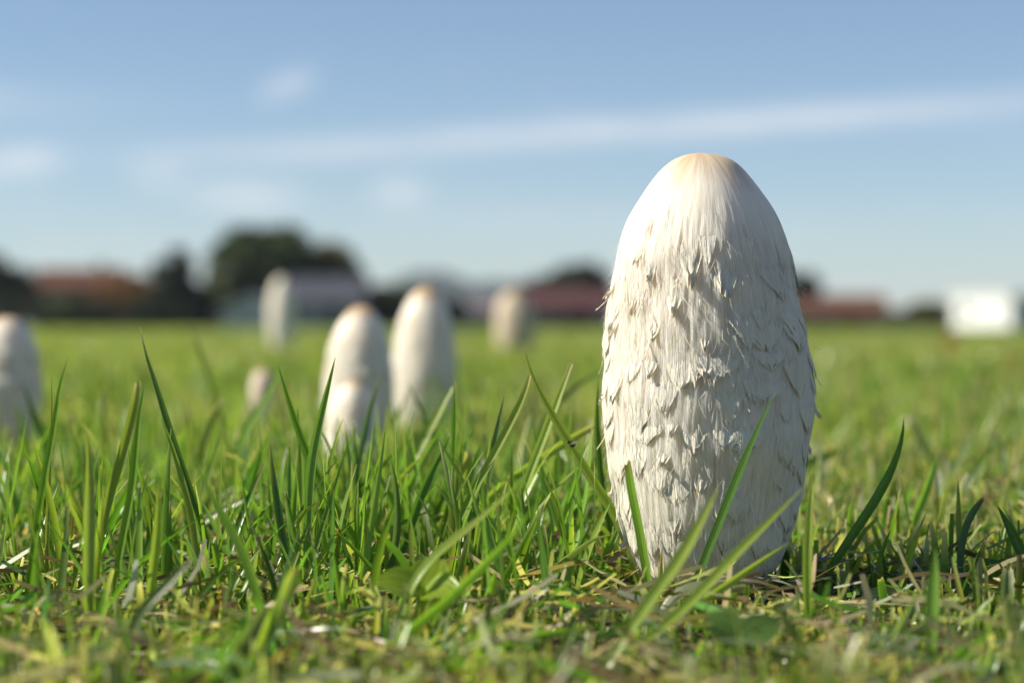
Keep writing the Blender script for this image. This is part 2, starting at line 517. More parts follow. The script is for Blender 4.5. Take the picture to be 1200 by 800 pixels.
class Mushroom:
    def __init__(self, name, label, base, height, radius, seed, group=None, res=(420, 420), lean=None, tan=0.5, tan_all=0.0):
        """profile of the large mushroom, stretched to this one's height and radius"""
        self.rg = np.random.default_rng(seed)
        self.root = empty(name, base)
        tag(self.root, label, 'mushroom', group)
        y = np.array([o[0] for o in OUT]); xl = np.array([o[1] for o in OUT], float); xr = np.array([o[2] for o in OUT], float)
        ground_y = HZ + CAM_H * F / DM
        z = (ground_y - y) / (ground_y - y[0])
        r = (xr - xl) / 2 / 119.5
        cx = ((xr + xl) / 2 - 826) / 119.5
        # arc-length parameter along the outline
        s = np.concatenate([[0], np.cumsum(np.hypot(np.diff(z) * height, np.diff(r) * radius))])
        self.L = s[-1]
        self.s, self.z, self.r, self.cx = s, z * height, r * radius, cx * radius * (1 if lean is None else 0)
        self.lean = 0 if lean is None else lean
        self.R, self.H, self.res = radius, height, res
        self.tan, self.tan_all = tan, tan_all

    def prof(self, s):
        z = pchip(s, self.s, self.z); r = pchip(s, self.s, self.r); c = pchip(s, self.s, self.cx) + self.lean * (z / self.H) ** 1.5 * self.R
        return z, np.maximum(r, 1e-5), c

    def surf(self, th, s, off):
        """points on the cap at angle th (0 faces the camera), arc length s from the top, lifted by off"""
        e = self.L * 1e-3
        z, r, c = self.prof(s)
        z2, r2, _ = self.prof(np.minimum(s + e, self.L)); z1, r1, _ = self.prof(np.maximum(s - e, 0))
        tz, tr = z2 - z1, r2 - r1
        n = np.hypot(tz, tr) + 1e-12
        nr, nz = -tz / n, tr / n
        rr = r + off * nr
        return np.stack([c + rr * np.sin(th), -rr * np.cos(th), z + off * nz], -1)

    def tint(self, th, s, noise):
        z = self.prof(s)[0] / self.H
        f = np.clip((z - 0.905 + 0.010 * noise) / 0.095, 0, 1) ** 1.1 * self.tan * 1.7
        f = np.clip(f + self.tan_all, 0, 1)
        low = np.clip((0.075 - z + 0.02 * noise) / 0.06, 0, 1) * 0.5
        f = np.maximum(f, low)
        return f

    def build(self, amp=1.0):
        na, ns = self.res
        th = np.linspace(0, 2 * math.pi, na + 1)[:-1]
        s = self.L * np.linspace(0, 1, ns) ** 1.15
        T, S = np.meshgrid(th, s, indexing='ij')
        k = na / 420
        fib = smooth_noise((na, ns), (0.9 * k, 8 * k), self.rg) * 0.00017 + smooth_noise((na, ns), (3.0 * k, 11 * k), self.rg) * 0.00012
        lump = smooth_noise((na, ns), (16 * k, 14 * k), self.rg) * 0.00038
        body = np.clip((S / self.L - 0.16) / 0.15, 0, 1)
        off = (fib * (0.10 + 0.90 * body) + lump * (.3 + .7 * body)) * amp * (self.R / 0.028)
        off *= np.clip(S / (0.05 * self.L), 0, 1)
        self.offgrid, self.offs = off, s
        # hem of the cap hangs unevenly
        hem = np.clip((S / self.L - 0.93) / 0.07, 0, 1)
        P = self.surf(T, S, off)
        P[..., 2] += hem * smooth_noise((na, 1), (5 * k, .01), self.rg) * 0.0011 * (self.R / .028)
        nz = smooth_noise((na, ns), (5 * k, 22 * k), self.rg)
        f = self.tint(T, S, nz)[..., None]
        blot = np.clip(smooth_noise((na, ns), (9 * k, 12 * k), self.rg) - 1.35, 0, 1)[..., None] * .22
        f = np.clip(f + blot * body[..., None], 0, 1)
        c = WHITE * (1 - f) + TAN * f
        idx = np.arange(na * ns).reshape(na, ns)
        a, b = idx, np.roll(idx, -1, 0)
        fc = np.stack([a[:, :-1], a[:, 1:], b[:, 1:], b[:, :-1]], -1).reshape(-1, 4)
        # closed underside, drawn in towards the stem
        V = P.reshape(-1, 3); Cc = c.reshape(-1, 3)
        uv = np.stack([T * self.R, -S, body], -1).reshape(-1, 3)
        inner = V[idx[:, -1]].copy(); inner[:, :2] *= 0.62; inner[:, 2] += 0.004 * self.R / .028
        n0 = len(V)
        V = np.vstack([V, inner]); Cc = np.vstack([Cc, np.repeat([TAN * .8], na, 0)]); uv = np.vstack([uv, uv[idx[:, -1]]])
        j = np.arange(na); j2 = np.roll(j, -1)
        fc = np.vstack([fc, np.stack([idx[j, -1], n0 + j, n0 + j2, idx[j2, -1]], -1)])
        self.cap = mesh_obj('cap', V, fc, M_cap, self.root, col=Cc, uv=uv, smooth=True)
        # stem
        m = 32
        zs = np.linspace(-0.012, self.H * .2, 9)
        sv, sc = [], []
        for q, zz in enumerate(zs):
            rr = self.R * (.46 if q > 3 else .40 + .06 * (3 - q) / 2)
            for i in range(m):
                a = i / m * 6.2832
                w_ = rr * (1 + .05 * math.sin(5 * a + q) + .03 * math.sin(11 * a - q))
                sv.append((self.prof(self.L)[2] + w_ * math.sin(a), -w_ * math.cos(a), zz))
                sc.append(WHITE * .9)
        sf = [(q * m + i, q * m + (i + 1) % m, (q + 1) * m + (i + 1) % m, (q + 1) * m + i) for q in range(8) for i in range(m)]
        sv = np.array(sv)
        mesh_obj('stem', sv, np.array(sf), M_cap, self.root, col=np.array(sc), uv=np.stack([np.tile(np.arange(m) / m * .08, 9), sv[:, 2], sv[:, 2] * 0 + 1], -1), smooth=True)

    def relief(self, th, s):
        """height of the cap's own fibres and lumps under a point"""
        na, ns = self.res
        i = (np.mod(th, 2 * math.pi) / (2 * math.pi) * na).astype(int) % na
        j = np.clip(np.searchsorted(self.offs, s), 0, ns - 1)
        g = self.offgrid
        return (g[i, j] * 2 + g[(i + 2) % na, j] + g[i - 2, j]) / 4

    def scale(self, th, stip, w, l, kind, lift=None, skew=0.0, brown=0.0):
        """one torn scale: attached along its upper edge, free at the tip"""
        rg = self.rg
        nc, nr = (19, 9) if self.res[0] > 300 else (6, 5)
        sx = np.linspace(-1, 1, nc); tt = np.linspace(0, 1, nr)
        Sx, Tt = np.meshgrid(sx, tt, indexing='xy')
        if kind == 'a':       # broad shingle with a ragged point
            hw = .5 * w * (1 - .86 * Tt ** 2.3)
            lift = lift or rg.uniform(.0003, .0009)
            off = lift * Tt ** 1.4 * (1 - .35 * Sx ** 2)
            fray = .20
        elif kind == 'b':     # gathered tuft that curls away
            hw = .5 * w * ((1 - Tt) ** .9 * .93 + .10)
            lift = lift or rg.uniform(.0007, .0019)
            off = lift * Tt ** 2.6 * (1 - .3 * Sx ** 2) + .0003 * np.sin(Sx * 7) * Tt
            fray = .28
        else:                 # loose strand
            hw = .5 * w * (1 - .8 * Tt)
            lift = lift or rg.uniform(.001, .0035)
            off = lift * Tt ** 1.7
            fray = .05
        sca = self.R / .028
        curl = rg.uniform(0, .4)
        fr = rg.standard_normal(nc)
        fr = (fr + .7 * (np.roll(fr, 1) + np.roll(fr, -1))) / 1.6
        ln = np.repeat((1 + .55 * fray * np.clip(fr, -1.6, 1.6))[None], nr, 0)
        ln[:, 0] = ln[:, -1] = 1
        run = l * Tt * (1 + (ln - 1) * Tt ** 2)
        if kind == 'b':       # the tip turns outwards and up
            run = run - np.clip(Tt - .72, 0, 1) * l * curl
            off = off + np.clip(Tt - .72, 0, 1) * l * curl
        off = (off - .00055 * (1 - Tt) ** 2) * sca + rg.standard_normal(off.shape) * .00002 * sca * Tt
        s = np.clip(stip - l + run, 0, self.L * .999)
        r = np.maximum(self.prof(s)[1], .25 * self.R)
        ta = th + (Sx * hw + skew * l * Tt ** 1.5) / r + rg.standard_normal(off.shape) * .0012 * Tt * w / self.R
        P = self.surf(ta, s, off + .00015 * sca + self.relief(ta, s))
        idx = np.arange(nc * nr).reshape(nr, nc)
        fc = np.stack([idx[:-1, :-1], idx[1:, :-1], idx[1:, 1:], idx[:-1, 1:]], -1).reshape(-1, 4)
        k = {'a': .10, 'b': .34, 'c': .2}[kind] * rg.uniform(.5, 1.4)
        f = np.clip(k * Tt ** 2.5 + brown * Tt ** 9, 0, 1)[..., None]
        f = np.maximum(f, (self.tint(ta, s, 0) * .9)[..., None])
        dk = np.array([.10, .06, .03])
        cc = np.minimum(WHITE * 1.10, .93) * (1 - f) + (TAN * (1 - brown) + dk * brown) * f
        uv = np.stack([ta * self.R, -s, s * 0 + .8], -1)
        return mesh_obj('scale', P.reshape(-1, 3), fc, M_scale, self.cap, col=cc.reshape(-1, 3), uv=uv.reshape(-1, 3), smooth=True)

    def fringe(self, n):
        """fine loose hairs that stand off the cap, too fine to count"""
        rg = self.rg
        V, U = [], []
        for i in range(n):
            th, s0 = rg.uniform(0, 6.283), self.L * rg.uniform(.25, .97)
            l = rg.uniform(.0015, .006) * self.R / .028
            w = rg.uniform(.00006, .00014)
            tt = np.linspace(0, 1, 4)
            lift = rg.uniform(.0004, .0022) * self.R / .028
            a = th + rg.normal(0, .35) * l * tt ** 1.4 / self.R
            p = self.surf(a, np.clip(s0 + l * tt, 0, self.L * .999), lift * tt ** 1.6)
            side = np.array([math.cos(th), math.sin(th), 0]) * w
            for q in range(4):
                k = 1 - .7 * tt[q]
                V += [p[q] - side * k, p[q] + side * k]
                U += [(th * self.R, 0, 0), (th * self.R, l * tt[q], 0)]
        b = (np.arange(n) * 8)[:, None, None] + (np.arange(3) * 2)[None, :, None] + np.array([0, 1, 3, 2])[None, None]
        o = mesh_obj('loose_fibres', np.array(V), b.reshape(-1, 4), M_scale, self.cap, col=np.repeat([WHITE], len(V), 0), uv=np.array(U))
        o['kind'] = 'stuff'


gp = pix(826, HZ + CAM_H * F / DM, DM)
big = Mushroom('shaggy_mushroom', 'large sharp white shaggy mushroom with torn scales and tan crown', (gp[0], gp[1], 0), (HZ + CAM_H * F / DM - 179.5) / F * DM, 119.5 / F * DM, 11)
big.build()


def big_scale(px, py, wpx, lpx, kind, **kw):
    """a scale whose tip the photograph shows at (px, py)"""
    k = DM / F
    zt = (HZ + CAM_H * F / DM - py) * k
    ss = np.linspace(0, big.L, 4000)
    z, r, c = big.prof(ss)
    i = int(np.argmin(np.abs(z - zt)))
    q = max(-1.0, min(1.0, ((px - 826) * k - c[i]) / r[i]))
    big.scale(math.asin(q), ss[i], wpx * k, lpx * k, kind, **kw)


for a in ((800, 341, 40, 66, 'b'), (839, 353, 50, 50, 'b'), (833, 346, 22, 46, 'b'), (755, 335, 24, 34, 'b'), (742, 313, 22, 22, 'b'), (736, 368, 20, 28, 'b'),
          (781, 372, 30, 34, 'b'), (759, 398, 28, 30, 'b'), (905, 350, 64, 52, 'a'), (886, 410, 66, 50, 'a'), (925, 406, 60, 44, 'a'),
          (815, 441, 44, 40, 'b'), (806, 447, 26, 30, 'b'), (826, 448, 26, 36, 'b'), (945, 441, 60, 46, 'a'), (757, 441, 26, 28, 'b'), (843, 488, 40, 46, 'a'), (858, 526, 56, 42, 'a'), (924, 458, 58, 54, 'a'),
          (937, 504, 60, 44, 'a'), (909, 541, 46, 42, 'a'), (803, 529, 40, 40, 'b'), (874, 470, 22, 30, 'b'), (869, 466, 26, 42, 'a'),
          (770, 541, 26, 20, 'b'), (811, 572, 26, 26, 'b'), (785, 582, 44, 36, 'a'), (786, 623, 26, 34, 'b'), (931, 564, 56, 50, 'a'),
          (914, 616, 60, 46, 'a'), (777, 640, 40, 36, 'a'), (722, 470, 30, 40, 'b'), (718, 395, 22, 30, 'b'), (716, 350, 20, 30, 'b'),
          (715, 520, 30, 36, 'a'), (722, 560, 28, 34, 'a'), (733, 600, 30, 40, 'a'), (745, 645, 34, 40, 'a'), (853, 600, 46, 40, 'a'),
          (880, 640, 50, 40, 'a'), (840, 650, 46, 40, 'a'), (866, 405, 46, 50, 'a'), (770, 480, 40, 44, 'a'), (745, 500, 34, 40, 'a')):
    big_scale(*a)
big_scale(934, 341, 26, 60, 'a', brown=.85, lift=.0012)
big_scale(820, 314, 26, 44, 'c')
rg = big.rg
row = 0
for s0 in np.linspace(.36, .985, 15):
    n = 15
    for k in range(n):
        th = (k + .5 * (row % 2) + rg.uniform(-.35, .35)) / n * 2 * math.pi
        front = math.cos(th) > 0.2
        if front and rg.uniform() < .34:
            continue
        kind = rg.choice(['a', 'b', 'c'], p=[.56, .14, .30]) if s0 > .42 else 'c'
        wpx, lpx = {'a': (rg.uniform(30, 58), rg.uniform(28, 48)), 'b': (rg.uniform(14, 28), rg.uniform(18, 34)), 'c': (rg.uniform(2.5, 6), rg.uniform(18, 40))}[kind]
        kk = DM / F
        big.scale(th, big.L * (s0 + rg.uniform(-.02, .02)), wpx * kk, lpx * kk, kind, skew=rg.normal(0, .18))
    row += 1
for k in range(40):   # thin strands near the crown
    th = rg.uniform(0, 6.283)
    big.scale(th, big.L * rg.uniform(.24, .45), rg.uniform(2, 5) * DM / F, rg.uniform(25, 55) * DM / F, 'c', lift=rg.uniform(.0002, .0007), skew=rg.normal(0, .1))
big.fringe(2600)

SMALL = [  # label, px centre, ground y, top y, width px, seed, tan, tan_all, lean
    ('solitary grey shaded mushroom behind the tall curved blade', 5, 530, 371, 84, 21, .5, 0, .1),
    ('pale mushroom with brownish crown standing behind a stubby young one', 418, 540, 358, 80, 22, .8, 0, .15),
    ('stubby young white mushroom, shortest of the three standing close together', 409, 575, 445, 62, 23, .7, 0, .2),
    ('tall slim mushroom with orange tan crown, tallest of the three close together', 496, 518, 336, 74, 24, .95, 0, .1),
    ('tiny cream mushroom half hidden in grass before the big round tree', 307, 505, 431, 32, 25, .9, .35, .1),
    ('far white mushroom standing against the slate roofed house', 330, 414, 325, 31, 26, .05, 0, .0),
    ('far tan mushroom standing against the maroon roofed house', 604, 418, 340, 46, 27, .9, .55, -.1)]
for lab, px, gy, ty, wpx, sd_, tn, ta_, ln in SMALL:
    d = ground_d(gy)
    p = pix(px, gy, d)
    mu = Mushroom('shaggy_mushroom', lab, (p[0], p[1], 0), (gy - ty) / F * d, wpx / 2 / F * d, sd_, res=(110, 110), lean=ln, tan=tn, tan_all=ta_)
    mu.build(amp=1.0)
    r2 = mu.rg
    for q in range(46):
        kind = r2.choice(['a', 'b'], p=[.7, .3])
        mu.scale(r2.uniform(0, 6.283), mu.L * r2.uniform(.4, .97), mu.R * r2.uniform(.35, .6), mu.R * r2.uniform(.3, .5), kind)


# ------------------------------------------------------------------ the lawn (nobody could count it)
MUSH = [(o.location.x, o.location.y) for o in COL.objects if o.name.startswith('shaggy_mushroom')]


def lawn(name, label, x, y, h, wd, lean, az, bend, base_c, tip_c, nseg, fold, z0=None, cut=0.25, category='grass', split=.45):
    """many grass blades in one mesh; arrays give each blade's place, size, lean and colours"""
    n = len(x)
    tt = np.linspace(0, 1, nseg + 1)
    d = np.stack([np.cos(az), np.sin(az)], -1)
    # centre line leans by `lean` and bends further towards its tip
    ang_ = lean[:, None] + bend[:, None] * tt[None]
    st = h[:, None] / nseg
    dx = np.concatenate([np.zeros((n, 1)), np.cumsum(np.sin(ang_[:, :-1]) * st, 1)], 1)
    dz = np.concatenate([np.zeros((n, 1)), np.cumsum(np.cos(ang_[:, :-1]) * st, 1)], 1)
    c = np.stack([x[:, None] + d[:, :1] * dx, y[:, None] + d[:, 1:] * dx, (z0 if z0 is not None else np.full(n, -.002))[:, None] + dz], -1)
    tw = RNG.uniform(-1.2, 1.2, n)[:, None] + RNG.uniform(-.9, .9, n)[:, None] * tt[None]
    sx = -d[:, 1:] * np.cos(tw) + d[:, :1] * np.sin(tw) * np.cos(ang_)
    sy = d[:, :1] * np.cos(tw) + d[:, 1:] * np.sin(tw) * np.cos(ang_)
    sz = -np.sin(tw) * np.sin(ang_)
    side = np.stack([sx, sy, sz], -1)
    prof = np.minimum(1.0, .55 + 1.2 * tt) * (1 - tt ** 3 * (1 - cut))
    wv = .5 * wd[:, None] * prof[None]
    L, Rr = c - side * wv[..., None], c + side * wv[..., None]
    f = np.clip((tt - split) / (1 - split), 0, 1)[None, :, None] ** 1.3
    col = base_c[:, None] * (1 - f) + tip_c[:, None] * f
    if fold:
        nrm = np.cross(side, np.stack([d[:, :1] * np.sin(ang_), d[:, 1:] * np.sin(ang_), np.cos(ang_)], -1))
        mid = c + nrm * (wv * .45)[..., None]
        V = np.stack([L, mid, Rr], 2); k = 3
    else:
        V = np.stack([L, Rr], 2); k = 2
    col = np.repeat(col[:, :, None], k, 2)
    vid = np.arange(n * (nseg + 1) * k).reshape(n, nseg + 1, k)
    fs = [np.stack([vid[:, :-1, q], vid[:, :-1, q + 1], vid[:, 1:, q + 1], vid[:, 1:, q]], -1).reshape(-1, 4) for q in range(k - 1)]
    o = mesh_obj(name, V.reshape(-1, 3), np.vstack(fs), M_lawn, col=col.reshape(-1, 3), smooth=True)
    return tag(o, label, category, kind='stuff')


def field(n, d0, d1, slope=.30, margin=.10, power=2.0):
    """points spread evenly over the part of the lawn between two distances"""
    d = (d0 ** power + RNG.uniform(0, 1, n) * (d1 ** power - d0 ** power)) ** (1 / power)
    x = RNG.uniform(-1, 1, n) * (d * slope + margin)
    ok = np.ones(n, bool)
    for mx, my in MUSH:
        lim = .024 if abs(mx - MUSH[0][0]) < 1e-6 else .012
        ok &= np.hypot(x - mx, d - my) > lim
    return x[ok], d[ok]


G1, G2, G3 = np.array([.155, .280, .036]), np.array([.092, .195, .030]), np.array([.240, .350, .055])
YG, STRAW, BROWN, PALE = np.array([.38, .39, .095]), np.array([.56, .48, .25]), np.array([.17, .11, .05]), np.array([.55, .52, .36])


def palette(n, cols, p, jit=.22):
    c = np.array(cols)[RNG.choice(len(cols), n, p=p)]
    return np.clip(c * (1 + jit * RNG.standard_normal((n, 1))) * (1 + .08 * RNG.standard_normal((n, 3))), .004, .85)


def patch(x, y, f):
    return .5 + .5 * np.sin(x * f + 1.3 * np.sin(y * f * .7 + 1)) * np.sin(y * f * .8 + 1.7 * np.sin(x * f * .6))


# mown stubble around the mushrooms
x, y = field(27000, .34, 1.05, .28, .06)
n = len(x)
pt = patch(x, y, 60)
h = np.clip(RNG.gamma(5, .0022, n), .004, .026) * (.7 + .6 * pt)
tip = palette(n, [G3, YG, STRAW, BROWN, PALE], [.28, .18, .34, .07, .13])
h *= np.where(y < .60, .72, 1.0) * np.where((np.abs(x - MUSH[0][0]) < .045) & (y < MUSH[0][1]) & (y > .42), .62, 1.0)
drier = RNG.uniform(0, 1, n) < np.where(x > y * .10, .38, .10) + np.clip((.55 - y) / .12, 0, 1) * .22
tip[drier] = palette(int(drier.sum()), [STRAW, PALE, YG], [.55, .25, .20])
lawn('lawn_stubble', 'short mown stubble with straw coloured cut tips around the mushrooms', x, y, h, RNG.uniform(.0009, .0024, n), np.abs(RNG.normal(0, .42, n)), RNG.uniform(0, 6.283, n),
     RNG.normal(.25, .5, n), palette(n, [G1, G2, G3, YG], [.42, .22, .22, .14]), tip, 4, True, cut=.55, split=.5)

# medium blades: thicker on the left, thin on the right
x, y = field(3900, .40, 1.05, .28, .05)
keep = RNG.uniform(0, 1, len(x)) < np.where(x < y * .03, .60, .13) * np.clip((y - .36) / .14, .35, 1)
keep &= ~((np.abs(x - MUSH[0][0]) < .04) & (y < MUSH[0][1] + .01))
x, y = x[keep], y[keep]
n = len(x)
h = RNG.uniform(.016, .042, n) * np.where(x < y * .03, 1.0, .8) * np.where(y < .5, .55, 1)
lawn('lawn_blades', 'loose medium height green blades growing through the mown stubble', x, y, h, RNG.uniform(.0012, .0026, n), np.abs(RNG.normal(.12, .28, n)), RNG.uniform(0, 6.283, n),
     RNG.normal(.25, .45, n), palette(n, [G1, G2, G3], [.5, .28, .22]), palette(n, [G1, G2, YG, STRAW, PALE], [.4, .25, .2, .1, .05]), 6, True, cut=.12, split=.75)

for nm, lb, cnt, xa, xb in (('clump_grass', 'dense grass of the loose clump before the solitary grey shaded mushroom', 140, -.150, -.055), ('clump_grass', 'dense tall grass of the middle clump before the small mushrooms', 280, -.062, .022)):
    y = RNG.uniform(.56, .80, cnt)
    x = RNG.uniform(xa, xb, cnt) * y / .6
    lawn(nm, lb, x, y, RNG.uniform(.018, .052, cnt), RNG.uniform(.0014, .0026, cnt), np.abs(RNG.normal(.15, .25, cnt)), RNG.uniform(0, 6.283, cnt),
         RNG.normal(.25, .35, cnt), palette(cnt, [G1, G2, G3], [.5, .2, .3]), palette(cnt, [G1, G3, YG, STRAW, PALE], [.35, .3, .2, .1, .05]), 7, True, cut=.12, split=.75)

# dry clippings lying in the stubble
x, y = field(9500, .34, 1.15, .28, .06)
n = len(x)
cc = palette(n, [STRAW, BROWN, PALE, G2 * 1.3, np.array([.20, .23, .12])], [.30, .16, .14, .20, .20])
lawn('grass_clippings', 'dry straw and grey green clippings strewn between the grass', x, y, RNG.uniform(.006, .024, n), RNG.uniform(.0007, .0019, n), RNG.normal(1.5, .22, n), RNG.uniform(0, 6.283, n),
     RNG.normal(0, .5, n), cc, cc, 3, False, z0=RNG.uniform(.001, .010, n), cut=.7)

# the lawn further out, coarser with distance
for nm, lb, cnt, d0, d1, sl, hh, ww, sg in (
        ('lawn_near_field', 'blurred green and straw lawn around the small mushrooms', 62000, 1.0, 3.0, .29, (.008, .022), (.0016, .0034), 3),
        ('lawn_middle_field', 'blurred bright green lawn beyond the small mushrooms', 90000, 2.95, 11.0, .29, (.018, .036), (.004, .009), 2),
        ('lawn_far_field', 'far green lawn running to the houses and hedges', 100000, 10.8, 160.0, .29, (.028, .048), (.02, .06), 2)):
    x, y = field(cnt, d0, d1, sl, .15, 2.0 if d1 < 100 else 1.1)
    n = len(x)
    pt = patch(x, y, 9 / d0 ** .5)
    dry = RNG.uniform(0, 1, n) < (.70 - .34 * min(1, d0 / 3)) * (.5 + 1.1 * pt)
    tip = palette(n, [G1, G3, YG], [.20, .40, .40])
    tip[dry] = palette(int(dry.sum()), [STRAW, PALE, YG], [.6, .15, .25])
    lawn(nm, lb, x, y, RNG.uniform(*hh, n) * (.75 + .5 * pt), RNG.uniform(*ww, n), np.abs(RNG.normal(.1, .3, n)), RNG.uniform(0, 6.283, n), RNG.normal(.3, .45, n),
         palette(n, [G1, YG, G3], [.4, .2, .4]), tip, sg, False, cut=.2, split=.25)
# taller scattered blades out in the blurred lawn
x, y = field(1500, 1.0, 2.6, .29, .1)
n = len(x)
lawn('lawn_tall_field', 'scattered taller blades in the blurred lawn behind', x, y, RNG.uniform(.03, .055, n), RNG.uniform(.002, .0034, n), np.abs(RNG.normal(.2, .25, n)), RNG.uniform(0, 6.283, n), RNG.normal(.4, .4, n),
     palette(n, [G1, G2, G3], [.5, .2, .3]), palette(n, [G1, G3, YG, STRAW], [.4, .3, .2, .1]), 6, True, cut=.12, split=.6)


# ------------------------------------------------------------------ single blades that can be told apart
def chaikin(P, k=3):
    P = np.asarray(P, float)
    for _ in range(k):
        Q = [P[0]]
        for a, b in zip(P[:-1], P[1:]):
            Q += [a * .75 + b * .25, a * .25 + b * .75]
        P = np.array(Q + [P[-1]])
    return P


TONES = {'green': (G1 * 1.12, G1 * 1.2), 'dark': (G2 * .75, G2 * .85), 'light': (G3 * 1.05, G3 * .5 + YG * .5), 'yellow': (YG * .8, YG), 'blue': (np.array([.085, .15, .055]), np.array([.10, .17, .07])),
         'pale': (np.array([.42, .46, .30]), np.array([.62, .62, .48])), 'straw': (YG * .8, STRAW), 'soft': (np.array([.15, .21, .07]), np.array([.20, .25, .10]))}  # the pale tone also paints sun glare into some blades' colour
hero_rng = np.random.default_rng(5)


def blade(label, pts, wpx, tone='green', d=None, end='point', dtip=None, turn=None, group=None, cap=None, part=None):
    """one blade; pts run from the tip to the foot as the photograph shows them"""
    if d is None:
        d = ground_d(pts[-1][1])
    dtip = hero_rng.uniform(-.012, .012) if dtip is None else dtip
    m = len(pts)
    P = [pix(px, py, d + dtip * (1 - i / (m - 1)) ** 1.3) for i, (px, py) in enumerate(pts)]
    foot = P[-1].copy()
    if foot[2] > .001:      # run on down into the turf
        g = foot + (P[-1] - P[-2]) * .4
        g[2] = max(0.0, g[2] * .3) if g[2] > 0.004 else 0
        P.append(g); foot = g
    P.append(np.array([foot[0], foot[1] + .0005, -.004]))
    P = chaikin(P[::-1], 3)           # from the foot up
    sl = np.concatenate([[0], np.cumsum(np.linalg.norm(np.diff(P, axis=0), axis=1))])
    ns = 18
    u = np.linspace(0, sl[-1], ns)
    C = np.stack([np.interp(u, sl, P[:, k]) for k in range(3)], -1)
    T = np.gradient(C, axis=0); T /= np.linalg.norm(T, axis=1)[:, None]
    q = u / u[-1]
    view = np.array([0, -1.0, .12])
    S = np.cross(T, view); S /= np.linalg.norm(S, axis=1)[:, None]
    N = np.cross(S, T)
    t0 = hero_rng.uniform(-.7, .7) if turn is None else turn
    tw = t0 + hero_rng.uniform(-.5, .5) * q
    S2 = S * np.cos(tw)[:, None] + N * np.sin(tw)[:, None]
    N2 = -S * np.sin(tw)[:, None] + N * np.cos(tw)[:, None]
    width = (1.12 if wpx < 11 else .88) * wpx / F * d / max(.55, math.cos(t0))
    pr = np.minimum(1, .6 + .9 * q)
    if end == 'point':
        pr = pr * np.clip((1 - q) / .34, 0, 1) ** .75
        pr[-1] = .03
    elif end == 'blunt':
        pr = pr * np.clip(.45 + (1 - q) / .3, 0, 1)
    elif end == 'cut':
        pr = pr * np.clip(.78 + (1 - q) / .4, 0, 1)
    wv = .5 * width * pr
    cols = [-1, -.5, 0, .5, 1]
    V, uv, cc = [], [], []
    b, tcol = (np.array(v) for v in TONES[tone])
    jit = 1 + .16 * hero_rng.standard_normal()
    tipc = {'green': G1, 'dry': STRAW, 'brown': BROWN * 1.3, 'pale': PALE}[cap or ('dry' if end == 'cut' else 'green')]
    rag = hero_rng.normal(0, .0005, 5)
    for i in range(ns):
        for k, c_ in enumerate(cols):
            p = C[i] + S2[i] * wv[i] * c_ + N2[i] * wv[i] * .55 * (abs(c_) - .5)
            if i == ns - 1 and end != 'point':
                p = p + T[i] * rag[k]
            V.append(p); uv.append((c_ * .5 + .5, u[i]))
            f = q[i] ** 1.5
            col = (b * (1 - f) + tcol * f) * jit
            low = np.clip((.16 - q[i]) / .16, 0, 1) * .55
            col = col * (1 - low) + np.array([.26, .28, .13]) * low
            if end != 'point' or cap:
                e = np.clip((q[i] - .93) / .07, 0, 1) ** .7 * .9
                col = col * (1 - e) + tipc * e
            cc.append(np.clip(col, .004, .85))
    fc = [(i * 5 + k, i * 5 + k + 1, (i + 1) * 5 + k + 1, (i + 1) * 5 + k) for i in range(ns - 1) for k in range(4)]
    o = mesh_obj('grass_blade', np.array(V), np.array(fc), M_blade, col=np.array(cc), uv=np.array(uv), smooth=True)
    return tag(o, label, 'grass blade', group)


CL = iter([(l, 'tall blades of the middle clump') for l in (
    'dark blade slanting down from before the tall slim mushroom', 'long light blade slanting up to the thin upright frayed blade',
    'green blade running parallel beneath the long light slanting one', 'narrow blade crossing the dark striped broad blade',
    'curved blade bending away from the stubby young mushroom foot', 'narrow blade dropping from behind the blunt crossed blade',
    'low blade slanting below the short white dry fragment', 'stout short blade beneath the blade with the insect',  # the fragment's white is sun glare painted as blade colour
    'light blade slanting across the tall slim mushroom base', 'short light blade below the stubby young mushroom',
    'narrow green blade slanting behind the square cut yellow edged blade', 'short upright blade between the bluish pointed and blunt crossed blades',
    'upright light blade between the stubby young and tall slim mushrooms', 'green blade slanting before the stubby young mushroom',
    'low blade leaning under the square cut yellow edged blade', 'light slender blade beside the bluish straight pointed blade',
    'upright slender blade behind the crossing pair, towards the large mushroom', 'low light blade by the grey green curved blade foot',
    'broad short blade at the foot of the two step blade')])
LC = iter([(l, 'blades of the loose clump') for l in (
    'bluish thin blade with pale tip beside the broad blurred upright blade', 'thin light blade beside the bluish pale tipped one',
    'dark thin pale tipped blade behind the broad blurred upright blade', 'short blunt blade between the tall curved and broad upright blades',
    'long arched blade sweeping down from behind the pointed blade', 'upright blade growing at the foot of the tallest dark blade',
    'short upright blade between the straw tipped pair and the tallest dark blade', 'short wide bluish blade at the foot of the straw tipped pair',
    'tiny light blade below the thin arched brown tipped blade', 'short yellow green blade by the foot of the tall curved blade',
    'light blade hugging the blunt straw tipped one', 'light slightly blurred upright blade beside the tallest dark blade')])
FG = iter([(l, 'blurred foreground blades') for l in (
    'blurred greyish brown tipped blade lying low before the loose clump', 'wide blurred light blade with brown tip before the stubble',
    'wide blurred pale blade beside the wide brown tipped one', 'narrow blurred light blade beside the wide brown tipped one',
    'blurred green blade lying almost level before the litter', 'blurred light blade lying below the long sweeping blurred one',
    'blurred green blade rising beneath the serrated weed leaf', 'blurred pale blade slanting before the dark lance shaped leaf',
    'blurred broad upright green blade beside the dark lance shaped leaf', 'blurred pale blade beside the dark blurred clover',
    'blurred green blade below the broad square cut stub')])
